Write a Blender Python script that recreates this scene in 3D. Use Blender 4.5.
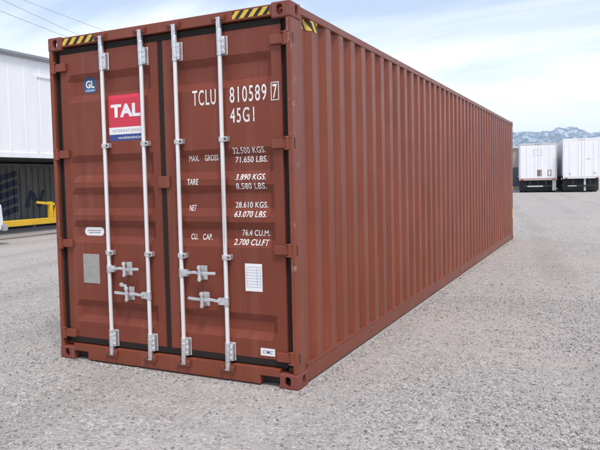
import bpy, bmesh, math, random
import numpy as np
from mathutils import Vector, Matrix

for o in list(bpy.data.objects):
    bpy.data.objects.remove(o)
S = bpy.context.scene
COL = S.collection
rad = math.radians
rnd = random.Random(7)

# ------------------------------------------------------------------ camera
cam_d = bpy.data.cameras.new('camera')
cam = bpy.data.objects.new('camera', cam_d)
COL.objects.link(cam)
S.camera = cam
CAM = Vector((4.49992, -4.13262, 1.58407))
RIGHT = Vector((0.898874, 0.437664, -0.021815))
DOWN = Vector((0.003549, -0.057052, -0.998365))
FWD = Vector((-0.438193, 0.897327, -0.052836))
m3 = Matrix((RIGHT, -DOWN, -FWD)).transposed()
cam.matrix_world = Matrix.Translation(CAM) @ m3.to_4x4()
cam_d.sensor_fit = 'HORIZONTAL'
cam_d.sensor_width = 36.0
FPX = 626.15
cam_d.lens = FPX * 36.0 / 600.0
cam_d.shift_y = -12.0 / 600.0
cam_d.clip_start = 0.05
cam_d.clip_end = 40000

# ------------------------------------------------------------------ world, sun, exposure
SUN_DIR = Vector((0.40, -0.42, 1.0)).normalized()       # towards the sun
sun_el = math.asin(SUN_DIR.z)
sun_az = math.atan2(SUN_DIR.x, SUN_DIR.y)
W_ = bpy.data.worlds.new('World')
S.world = W_
W_.use_nodes = True
nt = W_.node_tree
nt.nodes.clear()
def wn(t, **k):
    n = nt.nodes.new(t)
    for a, b in k.items():
        setattr(n, a, b)
    return n
out = wn('ShaderNodeOutputWorld')
sky = wn('ShaderNodeTexSky', sky_type='NISHITA', sun_disc=False)
sky.sun_elevation = sun_el
sky.sun_rotation = sun_az
sky.air_density = 1.0
sky.dust_density = 1.5
bg1 = wn('ShaderNodeBackground'); bg1.inputs['Strength'].default_value = 0.115
nt.links.new(sky.outputs['Color'], bg1.inputs['Color'])
bg2 = wn('ShaderNodeBackground'); bg2.inputs['Color'].default_value = (1.0, 0.99, 0.985, 1); bg2.inputs['Strength'].default_value = 0.95
tc = wn('ShaderNodeTexCoord')
sep = wn('ShaderNodeSeparateXYZ'); nt.links.new(tc.outputs['Generated'], sep.inputs[0])
def wmath(op, a, b=None, clamp=False):
    n = wn('ShaderNodeMath', operation=op); n.use_clamp = clamp
    for i, v in enumerate((a, b)):
        if v is None: continue
        if isinstance(v, (int, float)): n.inputs[i].default_value = v
        else: nt.links.new(v, n.inputs[i])
    return n.outputs[0]
zc = wmath('ADD', wmath('MAXIMUM', sep.outputs['Z'], 0.0), 0.16)
comb = wn('ShaderNodeCombineXYZ')
nt.links.new(wmath('DIVIDE', sep.outputs['X'], zc), comb.inputs[0])
nt.links.new(wmath('DIVIDE', sep.outputs['Y'], zc), comb.inputs[1])
mp = wn('ShaderNodeMapping'); mp.inputs['Rotation'].default_value = (0, 0, rad(38)); mp.inputs['Scale'].default_value = (0.55, 1.5, 1); mp.inputs['Location'].default_value = (3.1, 1.7, 0)
nt.links.new(comb.outputs[0], mp.inputs[0])
nz = wn('ShaderNodeTexNoise'); nz.inputs['Scale'].default_value = 0.8; nz.inputs['Detail'].default_value = 7; nz.inputs['Roughness'].default_value = 0.55; nz.inputs['Distortion'].default_value = 0.4
nt.links.new(mp.outputs[0], nz.inputs['Vector'])
# thin cloud everywhere, opening to pale blue higher up
hor = wmath('MULTIPLY', wmath('SUBTRACT', 0.24, sep.outputs['Z']), 4.6)
den = wmath('ADD', wmath('MULTIPLY', wmath('SUBTRACT', nz.outputs['Fac'], 0.40), 3.0), hor)
mask = wmath('ADD', wmath('MULTIPLY', wmath('ADD', den, 0.0, True), 0.82), 0.22, True)
mx = wn('ShaderNodeMixShader')
nt.links.new(mask, mx.inputs[0]); nt.links.new(bg1.outputs[0], mx.inputs[1]); nt.links.new(bg2.outputs[0], mx.inputs[2])
nt.links.new(mx.outputs[0], out.inputs['Surface'])

sun_d = bpy.data.lights.new('sun', 'SUN')
sun_d.energy = 1.7
sun_d.angle = rad(14)
sun_d.color = (1.0, 0.94, 0.855)
sun = bpy.data.objects.new('sun', sun_d)
COL.objects.link(sun)
sun.rotation_euler = (-SUN_DIR).to_track_quat('-Z', 'Y').to_euler()
sun.location = SUN_DIR * 30

S.view_settings.view_transform = 'Standard'
S.view_settings.look = 'None'
S.view_settings.gamma = 1
S.view_settings.use_curve_mapping = False
S.view_settings.exposure = 0.68
S.render.engine = 'CYCLES'
S.cycles.use_denoising = True
S.cycles.volume_bounces = 1
S.cycles.max_bounces = 8
S.cycles.volume_step_rate = 4

# ------------------------------------------------------------------ materials
class MT:
    def __init__(self, name, base=(.5, .5, .5), rough=.6, metal=0., spec=.5):
        self.m = bpy.data.materials.new(name); self.m.use_nodes = True
        self.t = self.m.node_tree
        self.b = self.t.nodes['Principled BSDF']
        self.b.inputs['Base Color'].default_value = (*base, 1)
        self.b.inputs['Roughness'].default_value = rough
        self.b.inputs['Metallic'].default_value = metal
        self.b.inputs['Specular IOR Level'].default_value = spec
        self.tc = self.t.nodes.new('ShaderNodeTexCoord')
        self.obj = self.tc.outputs['Object']
    def n(self, t, **k):
        x = self.t.nodes.new(t)
        for a, b in k.items(): setattr(x, a, b)
        return x
    def l(self, a, b): self.t.links.new(a, b)
    def mapping(self, scale=(1, 1, 1), rot=(0, 0, 0), vec=None):
        x = self.n('ShaderNodeMapping'); x.inputs['Scale'].default_value = scale; x.inputs['Rotation'].default_value = rot
        self.l(vec or self.obj, x.inputs[0]); return x.outputs[0]
    def noise(self, scale, detail=4, rough=.55, vec=None, dist=0.):
        x = self.n('ShaderNodeTexNoise'); x.inputs['Scale'].default_value = scale; x.inputs['Detail'].default_value = detail
        x.inputs['Roughness'].default_value = rough; x.inputs['Distortion'].default_value = dist
        self.l(vec or self.obj, x.inputs['Vector']); return x.outputs['Fac']
    def ramp(self, fac, stops):
        x = self.n('ShaderNodeValToRGB'); cr = x.color_ramp
        while len(cr.elements) < len(stops): cr.elements.new(0.5)
        for e, (p, c) in zip(cr.elements, stops):
            e.position = p; e.color = (*c, 1) if len(c) == 3 else c
        self.l(fac, x.inputs[0]); return x.outputs[0]
    def mix(self, fac, a, b, mode='MIX'):
        x = self.n('ShaderNodeMix', data_type='RGBA', blend_type=mode)
        for i, v in ((0, fac), (6, a), (7, b)):
            if isinstance(v, (int, float)): x.inputs[i].default_value = v
            elif isinstance(v, tuple): x.inputs[i].default_value = (*v, 1) if len(v) == 3 else v
            else: self.l(v, x.inputs[i])
        return x.outputs[2]
    def math(self, op, a, b=None, clamp=False):
        x = self.n('ShaderNodeMath', operation=op); x.use_clamp = clamp
        for i, v in enumerate((a, b)):
            if v is None: continue
            if isinstance(v, (int, float)): x.inputs[i].default_value = v
            else: self.l(v, x.inputs[i])
        return x.outputs[0]
    def col(self, c): self.l(c, self.b.inputs['Base Color'])
    def roughv(self, c): self.l(c, self.b.inputs['Roughness'])
    def bump(self, h, strength=.3, dist=.01):
        x = self.n('ShaderNodeBump'); x.inputs['Strength'].default_value = strength; x.inputs['Distance'].default_value = dist
        self.l(h, x.inputs['Height']); self.l(x.outputs[0], self.b.inputs['Normal'])

def paint(name, base, rough=.45, var=.12, dirt=(.33, .27, .23), dirt_amt=.25, scuff=None, wave=.0, spec=.4):
    """painted metal: broad fading, streaks running down, specks of dirt, gently uneven gloss"""
    M = MT(name, base, rough, 0, spec)
    d = tuple(c * (1 - var) for c in base); u = tuple(min(1, c * (1 + var)) for c in base)
    c = M.ramp(M.noise(1.3, 5, .6), [(.3, d), (.7, u)])
    st = M.noise(1, 4, .6, M.mapping((9, 9, .55)))
    fa = M.math('MULTIPLY', M.ramp(st, [(.52, (0, 0, 0)), (.8, (1, 1, 1))]), dirt_amt)
    c = M.mix(fa, c, dirt)
    sp = M.ramp(M.noise(38, 3, .7), [(.66, (0, 0, 0)), (.74, (1, 1, 1))])
    c = M.mix(M.math('MULTIPLY', sp, dirt_amt * 1.3), c, dirt)
    if scuff:
        s1 = M.ramp(M.noise(7, 6, .75, M.mapping((1, 1, .45)), 1.2), [(.60, (0, 0, 0)), (.66, (1, 1, 1))])
        c = M.mix(M.math('MULTIPLY', s1, .55), c, scuff)
    M.col(c)
    M.roughv(M.math('ADD', M.math('MULTIPLY', M.noise(5, 3), .25), rough - .12))
    M.bump(M.math('ADD', M.noise(1.7, 2), M.math('MULTIPLY', M.noise(120, 2), .03)), .5 if wave else .12, wave or .01)
    return M.m

RED = (.190, .044, .0245)
m_door = paint('red_brown_door_paint', RED, .42, .13, (.32, .165, .12), .24, wave=.006, spec=.32)
m_side = paint('red_brown_side_paint', (.210, .0525, .0265), .36, .14, (.33, .18, .135), .26, wave=.014, spec=.33)
m_frame = paint('red_brown_frame_paint', (.212, .052, .0275), .40, .10, (.34, .20, .15), .2)
m_post = paint('red_brown_post_paint', (.218, .053, .028), .38, .10, (.38, .24, .19), .22, scuff=(.44, .30, .25))
m_cast = paint('red_brown_casting_paint', (.215, .056, .040), .5, .16, (.34, .24, .20), .35, scuff=(.30, .16, .11))
m_rubber_shade = MT('rubber_and_gap_shade', (.030, .024, .022), .9, spec=.15).m
M = MT('galvanised_steel', (.62, .63, .64), .34, .75)
M.col(M.ramp(M.noise(26, 5, .7), [(.3, (.50, .50, .51)), (.5, (.70, .71, .72)), (.7, (.82, .83, .84))])); M.roughv(M.math('ADD', M.math('MULTIPLY', M.noise(22, 3), .3), .28))
m_galv = M.m
M = MT('zinc_rod', (.72, .73, .75), .42, .25)
M.col(M.ramp(M.noise(1, 5, .6, M.mapping((20, 20, 1.6))), [(.28, (.42, .40, .375)), (.40, (.76, .76, .75)), (.75, (.86, .86, .87))])); m_rod = M.m
m_bolt = MT('rusty_bolt', (.16, .085, .06), .7, .3).m
M = MT('dark_underside', (.03, .022, .02), .85); M.col(M.ramp(M.noise(8), [(.3, (.02, .016, .015)), (.7, (.05, .036, .03))])); m_under = M.m
M = MT('white_stencil', (.80, .79, .77), .6); M.col(M.ramp(M.noise(30, 4, .7), [(.33, (.52, .38, .34)), (.44, (.80, .79, .77))])); m_white = M.m
m_yellow = MT('hazard_yellow', (.74, .46, .045), .5).m
m_black = MT('hazard_black', (.018, .017, .016), .5).m
m_stred = MT('sticker_red', (.62, .035, .065), .4).m
m_stwhite = MT('sticker_white', (.82, .82, .82), .4).m
m_stblue = MT('sticker_blue', (.035, .065, .24), .4).m
m_glblue = MT('emblem_blue', (.028, .085, .20), .4).m
m_gllight = MT('emblem_light_blue', (.22, .38, .58), .4).m
M = MT('grey_plate', (.40, .385, .36), .55, .3); M.col(M.ramp(M.noise(24, 5, .7), [(.3, (.34, .325, .30)), (.7, (.44, .425, .40))])); m_grey = M.m
m_plate_ink = MT('pale_blue_ink', (.50, .56, .66), .5).m
m_ink = MT('grey_ink', (.25, .25, .27), .5).m
m_cimc = MT('logo_blue', (.03, .06, .22), .5).m

M = MT('white_cladding', (.80, .81, .82), .55)
M.col(M.mix(M.math('MULTIPLY', M.ramp(M.noise(1, 5, .6, M.mapping((3, 3, .35))), [(.45, (0, 0, 0)), (.8, (1, 1, 1))]), .35), (.86, .87, .88), (.68, .68, .68)))
m_clad = M.m
m_gutter = MT('grey_gutter', (.30, .31, .33), .5, .3).m
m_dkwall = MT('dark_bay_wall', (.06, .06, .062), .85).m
M = MT('concrete_slab', (.32, .30, .28), .85); M.col(M.ramp(M.noise(3, 6, .65), [(.3, (.25, .235, .22)), (.7, (.38, .36, .34))])); m_conc = M.m
m_gcont = paint('grey_container_paint', (.135, .133, .127), .5, .2, (.05, .035, .025), .8)
m_navy = MT('navy_lettering', (.018, .024, .062), .6).m
m_yel = paint('yellow_machine_paint', (.72, .44, .02), .45, .08, (.3, .2, .08), .15)
m_twhite = paint('white_trailer_paint', (.86, .86, .87), .45, .02, (.62, .60, .58), .15)
M = MT('shaded_trailer_side', (.66, .68, .71), .4, .2); M.col(M.ramp(M.noise(1, 3, .5, M.mapping((2, .4, 2))), [(.35, (.58, .60, .64)), (.7, (.72, .74, .77))])); m_tside = M.m  # greyed trailer white: the side's shade put into the colour
m_tyre = MT('tyre_rubber', (.02, .02, .021), .85).m
m_rim = MT('wheel_rim', (.55, .55, .56), .4, .6).m
m_dark = MT('dark_chassis', (.022, .022, .024), .7).m
m_tailred = MT('tail_lamp_red', (.45, .02, .02), .3).m
m_redtape = MT('red_tape', (.55, .13, .10), .5).m
m_brown = MT('brown_placard', (.24, .15, .12), .6).m
m_ltgrey = MT('light_grey', (.55, .55, .55), .6).m
m_glass = MT('dark_glass', (.02, .025, .03), .08).m
m_chrome = MT('chrome_trim', (.6, .6, .62), .2, .9).m
M = MT('pickup_white_paint', (.80, .81, .82), .25); M.b.inputs['Coat Weight'].default_value = .6; m_car = M.m
m_lamp = MT('headlamp_lens', (.6, .62, .64), .12).m
m_tan = paint('tan_shed_wall', (.40, .36, .32), .7, .1, (.3, .26, .22), .2)
m_slate = MT('slate_door', (.085, .10, .12), .6).m
M = MT('weathered_pole', (.16, .12, .09), .9); M.col(M.ramp(M.noise(1, 5, .6, M.mapping((20, 20, 1.5))), [(.3, (.10, .075, .06)), (.7, (.24, .19, .15))])); m_wood = M.m
m_wire = MT('grey_cable', (.30, .30, .31), .6, .4).m

# ------------------------------------------------------------------ mesh helpers
class MB:
    def __init__(self): self.bm = bmesh.new()
    def box(self, x0, x1, y0, y1, z0, z1, rot=None, piv=None):
        vs = [self.bm.verts.new((x, y, z)) for x in (x0, x1) for y in (y0, y1) for z in (z0, z1)]
        for f in ((0, 1, 3, 2), (4, 6, 7, 5), (0, 4, 5, 1), (2, 3, 7, 6), (0, 2, 6, 4), (1, 5, 7, 3)):
            self.bm.faces.new([vs[i] for i in f])
        if rot is not None:
            bmesh.ops.transform(self.bm, matrix=Matrix.Translation(piv) @ rot @ Matrix.Translation(-Vector(piv)), verts=vs)
        return self
    def prism(self, pts, axis, a, b):
        """closed outline extruded along an axis from a to b; pts are the two other coordinates in order"""
        def P(p, t):
            return {'x': (t, p[0], p[1]), 'y': (p[0], t, p[1]), 'z': (p[0], p[1], t)}[axis]
        A = [self.bm.verts.new(P(p, a)) for p in pts]; B_ = [self.bm.verts.new(P(p, b)) for p in pts]
        n = len(pts)
        self.bm.faces.new(A); self.bm.faces.new(B_[::-1])
        for i in range(n): self.bm.faces.new((A[i], B_[i], B_[(i + 1) % n], A[(i + 1) % n]))
        return self
    def tube(self, p0, p1, r, n=16, r2=None):
        p0 = Vector(p0); p1 = Vector(p1); d = p1 - p0
        mat = Matrix.Translation((p0 + p1) / 2) @ d.to_track_quat('Z', 'Y').to_matrix().to_4x4()
        bmesh.ops.create_cone(self.bm, cap_ends=True, segments=n, radius1=r, radius2=r if r2 is None else r2, depth=d.length, matrix=mat)
        return self
    def path(self, pts, r, n=8):
        for a, b in zip(pts[:-1], pts[1:]): self.tube(a, b, r, n)
        return self
    def sheet(self, fn, us, vs):
        g = [[self.bm.verts.new(fn(u, v)) for v in vs] for u in us]
        for i in range(len(us) - 1):
            for j in range(len(vs) - 1):
                self.bm.faces.new((g[i][j], g[i + 1][j], g[i + 1][j + 1], g[i][j + 1]))
        return self
    def build(self, name, mat, parent=None, bevel=0, smooth=False, seg=2, norm=True):
        if norm: bmesh.ops.recalc_face_normals(self.bm, faces=self.bm.faces)
        me = bpy.data.meshes.new(name); self.bm.to_mesh(me); self.bm.free()
        o = bpy.data.objects.new(name, me); COL.objects.link(o)
        if mat: me.materials.append(mat)
        if smooth:
            me.polygons.foreach_set('use_smooth', [True] * len(me.polygons))
            md = o.modifiers.new('sm', 'EDGE_SPLIT'); md.split_angle = rad(40)
        if bevel:
            b = o.modifiers.new('bev', 'BEVEL'); b.width = bevel; b.segments = seg; b.limit_method = 'ANGLE'; b.angle_limit = rad(35)
        if parent: o.parent = parent
        return o

def tag(o, label, cat, group=None, kind=None):
    if label: o['label'] = label
    if cat: o['category'] = cat
    if group: o['group'] = group
    if kind: o['kind'] = kind
    return o
def empty(name, loc, label, cat, rz=0, group=None):
    o = bpy.data.objects.new(name, None); COL.objects.link(o)
    o.location = loc; o.rotation_euler = (0, 0, rz); o.empty_display_size = .3
    return tag(o, label, cat, group)
def smoothstep(a, b, x):
    t = min(1, max(0, (x - a) / (b - a))); return t * t * (3 - 2 * t)

# ------------------------------------------------------------------ ground (one sheet to the horizon)
def ground_z(x, y):
    return .16 * smoothstep(22, 52, y + .3 * x)
def axis(lim, n, near, npw):
    t = np.linspace(-1, 1, n); return np.sign(t) * (near * np.abs(t) + (lim - near) * np.abs(t) ** npw)
gx = axis(9000, 91, 60, 7); gy = axis(9000, 91, 60, 7)
g = MB().sheet(lambda a, b: (a, b, ground_z(a, b)), [float(v) for v in gx], [float(v) for v in gy])
M = MT('gravel_ground', (.4, .38, .37), .95, spec=.25)
n1 = M.noise(.22, 4, .6); n2 = M.noise(.9, 5, .65, dist=.5); n3 = M.noise(6, 5, .7)
basec = M.ramp(n1, [(.30, (.49, .43, .395)), (.50, (.45, .42, .405)), (.72, (.40, .39, .39))])
basec = M.mix(.5, basec, M.ramp(n2, [(.28, (.35, .32, .30)), (.5, (.45, .415, .395)), (.75, (.53, .495, .475))]))
vo = M.n('ShaderNodeTexVoronoi'); vo.inputs['Scale'].default_value = 42; vo.inputs['Randomness'].default_value = 1
wv = M.n('ShaderNodeVectorMath', operation='ADD')
nzv = M.n('ShaderNodeTexNoise'); nzv.inputs['Scale'].default_value = 60; M.l(M.obj, nzv.inputs['Vector'])
sc_ = M.n('ShaderNodeVectorMath', operation='SCALE'); sc_.inputs['Scale'].default_value = .012; M.l(nzv.outputs['Color'], sc_.inputs[0])
M.l(M.obj, wv.inputs[0]); M.l(sc_.outputs[0], wv.inputs[1]); M.l(wv.outputs[0], vo.inputs['Vector'])
sepc = M.n('ShaderNodeSeparateColor'); M.l(vo.outputs['Color'], sepc.inputs[0])
stone = M.ramp(sepc.outputs[0], [(0., (.10, .095, .092)), (.22, (.28, .265, .258)), (.55, (.42, .405, .395)), (.85, (.58, .565, .555)), (1., (.72, .71, .70))])
vo2 = M.n('ShaderNodeTexVoronoi'); vo2.inputs['Scale'].default_value = 120; M.l(wv.outputs[0], vo2.inputs['Vector'])
sepd = M.n('ShaderNodeSeparateColor'); M.l(vo2.outputs['Color'], sepd.inputs[0])
stone2 = M.ramp(sepd.outputs[1], [(0., (.15, .142, .138)), (.5, (.40, .38, .37)), (1., (.62, .60, .59))])
stone = M.mix(M.math('GREATER_THAN', sepc.outputs[1], .45), stone, stone2)
loose = M.ramp(M.noise(.45, 4, .65, dist=.6), [(.38, (.18, .18, .18)), (.54, (.9, .9, .9))])
c = M.mix(loose, basec, stone)
c = M.mix(.35, c, M.ramp(n3, [(.3, (.36, .34, .325)), (.7, (.52, .505, .50))]))
# wheel-worn, dustier tracks running past the container, and some darker damp patches
trk = M.noise(1, 3, .5, M.mapping((.55, .05, 1), (0, 0, rad(18))))
c = M.mix(M.math('MULTIPLY', M.ramp(trk, [(.52, (0, 0, 0)), (.66, (1, 1, 1))]), .45), c, (.52, .46, .425))
wvt = M.n('ShaderNodeTexWave', wave_type='BANDS', bands_direction='X'); wvt.inputs['Scale'].default_value = .20; wvt.inputs['Distortion'].default_value = 3.0; wvt.inputs['Detail'].default_value = 3; wvt.inputs['Detail Scale'].default_value = .6
M.l(M.mapping((1, .22, 1), (0, 0, rad(-35))), wvt.inputs['Vector'])
tr2 = M.math('MULTIPLY', M.ramp(wvt.outputs['Fac'], [(.74, (0, 0, 0)), (.97, (.75, .75, .75))]), M.ramp(M.noise(.35, 3), [(.40, (0, 0, 0)), (.60, (1, 1, 1))]))
c = M.mix(M.math('MULTIPLY', tr2, .42), c, (.27, .25, .24))
dmp = M.ramp(M.noise(1, 5, .6, M.mapping((.16, .5, 1), (0, 0, rad(-28)))), [(.60, (0, 0, 0)), (.72, (1, 1, 1))])
c = M.mix(M.math('MULTIPLY', dmp, .52), c, (.30, .275, .265))
c = M.mix(1., c, (.965, .945, .92), 'MULTIPLY')
M.col(c)
hb = M.math('ADD', M.math('MULTIPLY', M.math('SUBTRACT', 1., vo.outputs['Distance']), .6), M.math('ADD', M.math('MULTIPLY', n3, .7), M.math('MULTIPLY', M.math('SUBTRACT', 1., vo2.outputs['Distance']), .25)))
M.bump(hb, .8, .016)
tag(g.build('ground', M.m, norm=False, smooth=False), None, None, kind='structure')

# loose gravel: one object of many small stones
def gravel(seed, n, rmin, rmax, smin, smax, power, base=False):
    r = np.random.default_rng(seed)
    ang0 = math.atan2(FWD.y, FWD.x)
    R_ = rmin + (rmax - rmin) * r.random(n) ** power
    A = ang0 + (r.random(n) - .5) * rad(78)
    x = CAM.x + R_ * np.cos(A); y = CAM.y + R_ * np.sin(A)
    if base:                                             # stones thrown up against the foot of the container
        t_ = r.random(n) < .8
        o_ = np.abs(r.normal(0, .05, n)) + .004
        x = np.where(t_, 2.438 + o_, r.random(n) * 2.5); y = np.where(t_, r.random(n) ** 1.5 * 12.3, -o_)
    ok = ~((x > -.02) & (x < 2.46) & (y > .0) & (y < 12.2)) & (x > -12.0)
    dens = .5 + .5 * np.sin(x * 1.1 + 1.7 * np.sin(y * .6)) * np.sin(y * 1.3 + 1.3 * np.sin(x * .7 + 2))
    ok &= r.random(n) < (.12 + .88 * dens ** 1.3)
    x, y = x[ok], y[ok]; n = len(x)
    phi = (1 + 5 ** .5) / 2
    iv = np.array([(-1, phi, 0), (1, phi, 0), (-1, -phi, 0), (1, -phi, 0), (0, -1, phi), (0, 1, phi), (0, -1, -phi), (0, 1, -phi), (phi, 0, -1), (phi, 0, 1), (-phi, 0, -1), (-phi, 0, 1)], float) / 1.902
    fi = np.array([(0, 11, 5), (0, 5, 1), (0, 1, 7), (0, 7, 10), (0, 10, 11), (1, 5, 9), (5, 11, 4), (11, 10, 2), (10, 7, 6), (7, 1, 8), (3, 9, 4), (3, 4, 2), (3, 2, 6), (3, 6, 8), (3, 8, 9), (4, 9, 5), (2, 4, 11), (6, 2, 10), (8, 6, 7), (9, 8, 1)])
    s = smin + (smax - smin) * r.random(n) ** 2.2
    V = iv[None] * (1 + .38 * (r.random((n, 12, 1)) - .5))
    V = V * (s[:, None, None] * np.stack([.7 + .6 * r.random(n), .6 + .4 * r.random(n), .38 + .3 * r.random(n)], 1)[:, None, :])
    th = r.random(n) * 6.283; c_, s_ = np.cos(th)[:, None], np.sin(th)[:, None]
    X = V[..., 0] * c_ - V[..., 1] * s_ + x[:, None]; Y = V[..., 0] * s_ + V[..., 1] * c_ + y[:, None]
    Z = V[..., 2] + (s * .22)[:, None] + np.array([ground_z(a, b) for a, b in zip(x, y)])[:, None]
    co = np.stack([X, Y, Z], -1).reshape(-1, 3)
    F = (fi[None] + 12 * np.arange(n)[:, None, None]).reshape(-1, 3)
    tone = np.repeat(r.random(n), 12); tint = np.repeat(r.random(n), 12)
    return co, F, tone, tint
parts = [gravel(1, 150000, 2.0, 8.5, .0035, .0118, .8), gravel(2, 70000, 6.0, 30, .005, .015, 1.8), gravel(3, 160, 2.4, 14, .014, .026, 1), gravel(4, 5200, 3, 9, .005, .017, 1, True)]
co = np.concatenate([p[0] for p in parts]); off = 0; FF = []
for p in parts: FF.append(p[1] + off); off += len(p[0])
FF = np.concatenate(FF)
me = bpy.data.meshes.new('gravel')
me.vertices.add(len(co)); me.vertices.foreach_set('co', co.astype(np.float32).ravel())
me.loops.add(FF.size); me.loops.foreach_set('vertex_index', FF.ravel().astype(np.int32))
me.polygons.add(len(FF)); me.polygons.foreach_set('loop_start', np.arange(0, FF.size, 3, dtype=np.int32))
me.update(calc_edges=True)
a = me.attributes.new('tone', 'FLOAT', 'POINT'); a.data.foreach_set('value', np.concatenate([p[2] for p in parts]).astype(np.float32))
a = me.attributes.new('tint', 'FLOAT', 'POINT'); a.data.foreach_set('value', np.concatenate([p[3] for p in parts]).astype(np.float32))
M = MT('loose_gravel', (.4, .4, .4), .9, spec=.3)
at = M.n('ShaderNodeAttribute', attribute_name='tone'); at2 = M.n('ShaderNodeAttribute', attribute_name='tint')
c = M.ramp(at.outputs['Fac'], [(0, (.07, .068, .068)), (.2, (.22, .213, .21)), (.55, (.41, .40, .395)), (.85, (.53, .525, .52)), (1, (.64, .635, .63))])
c = M.mix(.30, c, M.ramp(at2.outputs['Fac'], [(.0, (.30, .31, .35)), (.5, (.42, .40, .39)), (.85, (.46, .39, .34)), (1, (.36, .25, .21))]))
c = M.mix(1., c, (.965, .955, .935), 'MULTIPLY')
M.col(c); me.materials.append(M.m)
go = bpy.data.objects.new('gravel', me); COL.objects.link(go)
tag(go, 'loose grey gravel strewn over the yard around the red container', 'gravel', kind='stuff')

# ------------------------------------------------------------------ mountains
r = np.random.default_rng(5)
def vnoise(x, y, seed):
    xi = math.floor(x); yi = math.floor(y); fx = x - xi; fy = y - yi
    def h(a, b):
        n = (a * 374761393 + b * 668265263 + seed * 144665) & 0xffffffff
        n = ((n ^ (n >> 13)) * 1274126177) & 0xffffffff
        return ((n ^ (n >> 16)) & 0xffff) / 65535
    sx = fx * fx * (3 - 2 * fx); sy = fy * fy * (3 - 2 * fy)
    return (h(xi, yi) * (1 - sx) + h(xi + 1, yi) * sx) * (1 - sy) + (h(xi, yi + 1) * (1 - sx) + h(xi + 1, yi + 1) * sx) * sy
def ridge(x, y):
    s = 0; a = 1; f = 1; t = 0
    for k in range(6):
        s += a * (1 - abs(2 * vnoise(x * f, y * f, k + 3) - 1)); t += a; a *= .52; f *= 2.05
    return s / t
PK = [(-3200, 250), (-2400, 330), (-1700, 300), (-1150, 340), (-900, 350), (-730, 375), (-607, 405), (-520, 402), (-440, 412), (-350, 425), (-260, 428), (-175, 405), (-103, 372), (-38, 360), (60, 385), (300, 420), (700, 380), (1300, 430), (2200, 300)]
def crest(x):
    for (a, p), (b, q) in zip(PK[:-1], PK[1:]):
        if a <= x <= b:
            t = (x - a) / (b - a); t = t * t * (3 - 2 * t); return p + (q - p) * t
    return 260
def mtn(x, y):
    d = (y - 5200) / 800.
    env = max(0, min(1, d)) if d < 1 else max(.2, 1 - (d - 1) * .5)
    k = ridge(x / 300., y / 300.)
    return crest(x) * env * (.80 + .36 * k) + 4
mt = MB().sheet(lambda a, b: (a, b, mtn(a, b)), list(np.linspace(-3000, 2000, 300)), list(np.linspace(5150, 7100, 70)))
M = MT('mountain_rock_and_snow', (.1, .1, .1), .95, spec=.1)
geo = M.n('ShaderNodeNewGeometry'); sx = M.n('ShaderNodeSeparateXYZ'); M.l(geo.outputs['Position'], sx.inputs[0])
sn = M.math('ADD', M.math('MULTIPLY', sx.outputs['Z'], .00022), M.noise(.016, 8, .82, M.mapping((1, .8, .75), (0, .5, 0)), .6))
M.col(M.mix(M.ramp(sn, [(.565, (0, 0, 0)), (.66, (.75, .75, .75))]), M.ramp(M.noise(.02, 4), [(.35, (.06, .08, .10)), (.7, (.13, .15, .165))]), (.72, .76, .82)))
mo = mt.build('mountains', M.m, smooth=True, norm=False)
tag(mo, None, None, kind='structure')

# ------------------------------------------------------------------ THE CONTAINER
L, Wd, H = 12.192, 2.438, 2.896
box = empty('shipping_container', (0, 0, 0), 'large rust-red shipping container with white stencilled markings and four silver locking rods', 'shipping container')
DY = .036                                    # outer plane of the doors
DEP = .031
RZ = [(.350, .552), (1.066, 1.266), (1.312, 1.556), (1.604, 1.842), (2.310, 2.556)]
RX = [(.185, 1.118), (1.322, 2.252)]
SL = .062
def trap(v, a, b, s):
    if v <= a or v >= b: return 0.
    return min(1., (v - a) / s, (b - v) / s)
def door_y(x, z):
    tx = max(trap(x, a, b, .045) for a, b in RX); tz = max(trap(z, a, b, SL) for a, b in RZ)
    return DY + DEP * min(tx, tz)
XB = sorted({v for a, b in RX for v in (a, a + .045, b - .045, b)})
ZB = sorted({v for a, b in RZ for v in (a, a + SL, b - SL, b)})

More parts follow.
